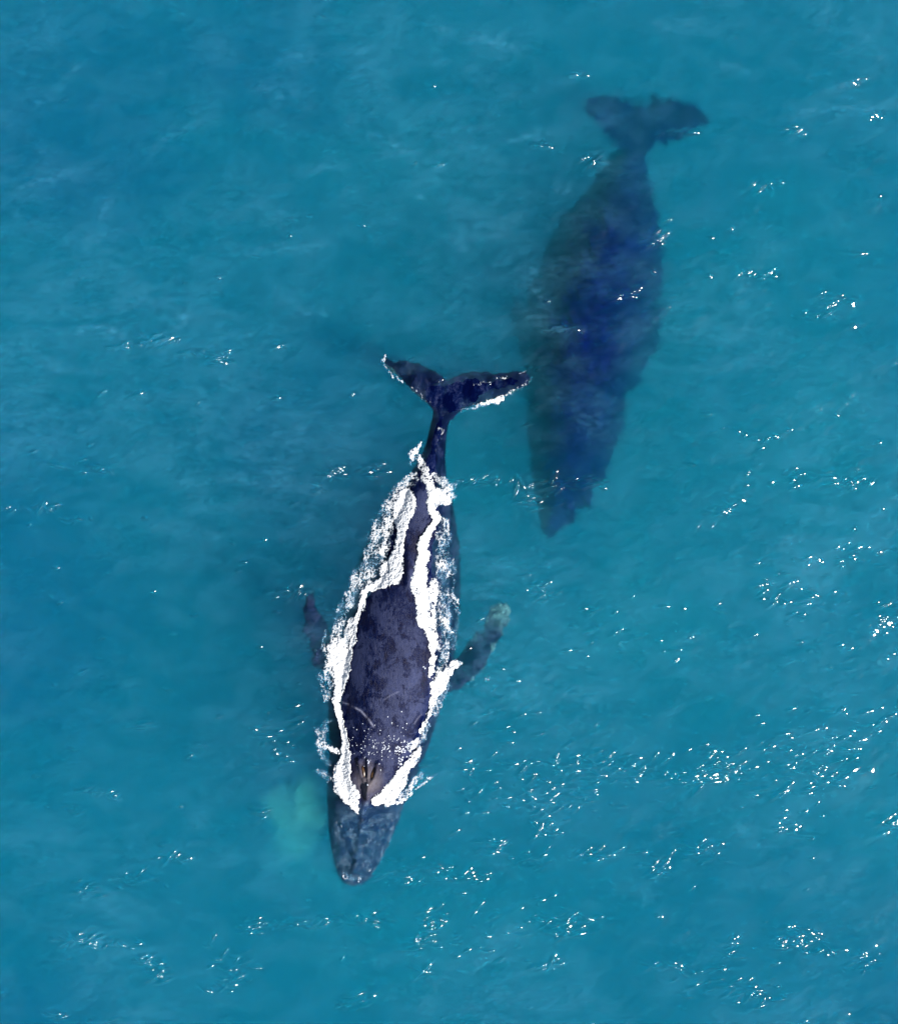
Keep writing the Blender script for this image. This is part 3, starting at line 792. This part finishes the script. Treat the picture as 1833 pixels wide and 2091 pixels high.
al = m.math('MULTIPLY_ADD', nz, 1.9, m.math('MULTIPLY_ADD', m.attr('dens'), 1.5, -1.12), clamp=True)
mx = m.n('MixShader'); m.l(al, mx.inputs[0]); m.l(tr.outputs[0], mx.inputs[1]); m.l(dif.outputs[0], mx.inputs[2])
m.l(m.ramp(m.attr('dens'), [(.12, (.22, .36, .50)), (.50, (.56, .58, .60))]), dif.inputs['Base Color'])
m.l(mx.outputs[0], m.out.inputs['Surface'])
link('sea_foam', build_foam(), m.m, kind='stuff', label='white churned foam streaming along both flanks of the surfaced whale')


m = NT('bubbly_water')
dif = m.n('BsdfDiffuse'); m.l(m.ramp(m.attr('dens'), [(.2, (.05, .28, .46)), (.8, (.26, .42, .60))]), dif.inputs['Color'])
tr = m.n('BsdfTransparent')
geo = m.n('TexCoord').outputs['Object']
nz = m.noise(geo, 26, 6, .7, .6)
al = m.math('MULTIPLY', m.math('MULTIPLY_ADD', nz, 2.4, -.75, clamp=True), m.math('MULTIPLY', m.attr('dens'), .95), clamp=True)
mx = m.n('MixShader'); m.l(al, mx.inputs[0]); m.l(tr.outputs[0], mx.inputs[1]); m.l(dif.outputs[0], mx.inputs[2])
m.l(mx.outputs[0], m.out.inputs['Surface'])
link('bubble_veil', build_foam(1), m.m, kind='stuff', label='turquoise veil of drowned bubbles under the foam along the surfaced whale')

# ================================================================= cloud of fine bubbles beside the head
def blob(cx, cy, z, rx, ry, rz, seed):
    bm = bmesh.new(); bmesh.ops.create_icosphere(bm, subdivisions=5, radius=1)
    for v in bm.verts:
        a = math.atan2(v.co.y, v.co.x)
        k = 1 + .35 * float(perlin(v.co.x * 1.3 + seed, v.co.y * 1.3)) + .18 * float(perlin(v.co.x * 3 + seed, v.co.y * 3 + v.co.z))
        v.co = Vector((v.co.x * rx * k, v.co.y * ry * k, v.co.z * rz * k))
    q = P(cx, cy, z)
    bmesh.ops.translate(bm, vec=Vector(q), verts=bm.verts)
    me = bpy.data.meshes.new('bubble_cloud'); bm.to_mesh(me); bm.free()
    me.polygons.foreach_set('use_smooth', [True] * len(me.polygons))
    return me
def haze_mat(name, col, dens):
    m = NT(name)
    vs = m.n('VolumeScatter'); vs.inputs['Color'].default_value = (*col, 1); vs.inputs['Density'].default_value = dens
    m.l(vs.outputs[0], m.out.inputs['Volume'])
    return m.m
link('bubble_cloud', blob(602, 1622, -1.15, .95, 1.0, .85, 3), haze_mat('bubble_haze', (.16, .97, .58), .16), kind='stuff', label='pale green cloud of fine bubbles left of the head of the surfaced whale')
link('bubble_cloud', blob(628, 1605, -.9, .55, .6, .6, 13), bpy.data.materials['bubble_haze'], kind='stuff', label='denser green core of the bubble cloud beside the blowholes of the surfaced whale')
link('bubble_cloud', blob(620, 1660, -1.9, 1.3, 1.5, 1.3, 9), haze_mat('bubble_haze_wide', (.05, .9, .85), .05), kind='stuff', label='wide faint green bubble haze around the snout of the surfaced whale')
TEAL = haze_mat('turbid_water', (.02, .80, .60), .022)
for (bx, by, bz, rx, ry, rz, sd_) in ((1500, 1080, -4.0, 5.2, 5.0, 2.8, 1), (1180, 1300, -4.5, 4.0, 3.2, 3.0, 6), (1500, 640, -4.6, 3.6, 4.6, 3.0, 11), (900, 1800, -4.6, 4.6, 2.4, 3.0, 15),
                                      (1620, 1500, -5, 4.0, 3.0, 3.2, 19), (880, 420, -5, 3.4, 2.6, 3.0, 23), (1000, 880, -4.0, 1.8, 2.4, 2.4, 27)):
    link('turbid_water', blob(bx, by, bz, rx, ry, rz, sd_), TEAL, kind='structure')

def dark_mat(name, col, dens):
    m = NT(name)
    va = m.n('VolumeAbsorption'); va.inputs['Color'].default_value = (*col, 1); va.inputs['Density'].default_value = dens
    m.l(va.outputs[0], m.out.inputs['Volume'])
    return m.m
TINT_SHADE = dark_mat('blue_tint_shade_water', (.3, .55, .88), .11)
for (bx, by, bz, rx, ry, rz, sd_) in ((120, 260, -3.0, 3.8, 3.2, 2.2, 31), (60, 1150, -3.0, 3.2, 5.0, 2.2, 35), (60, 2040, -2.8, 2.6, 1.9, 2.2, 39), (520, 130, -3.2, 3.0, 1.8, 2.0, 43), (620, 900, -3.0, 2.6, 3.2, 2.0, 47),  # absorber blobs: bluer edges, and added darkening where the whale's shadow falls
                                      (1780, 2040, -3.2, 1.6, 2.4, 2.0, 51)):
    link('tint_shade_water', blob(bx, by, bz, rx, ry, rz, sd_), TINT_SHADE, kind='structure')
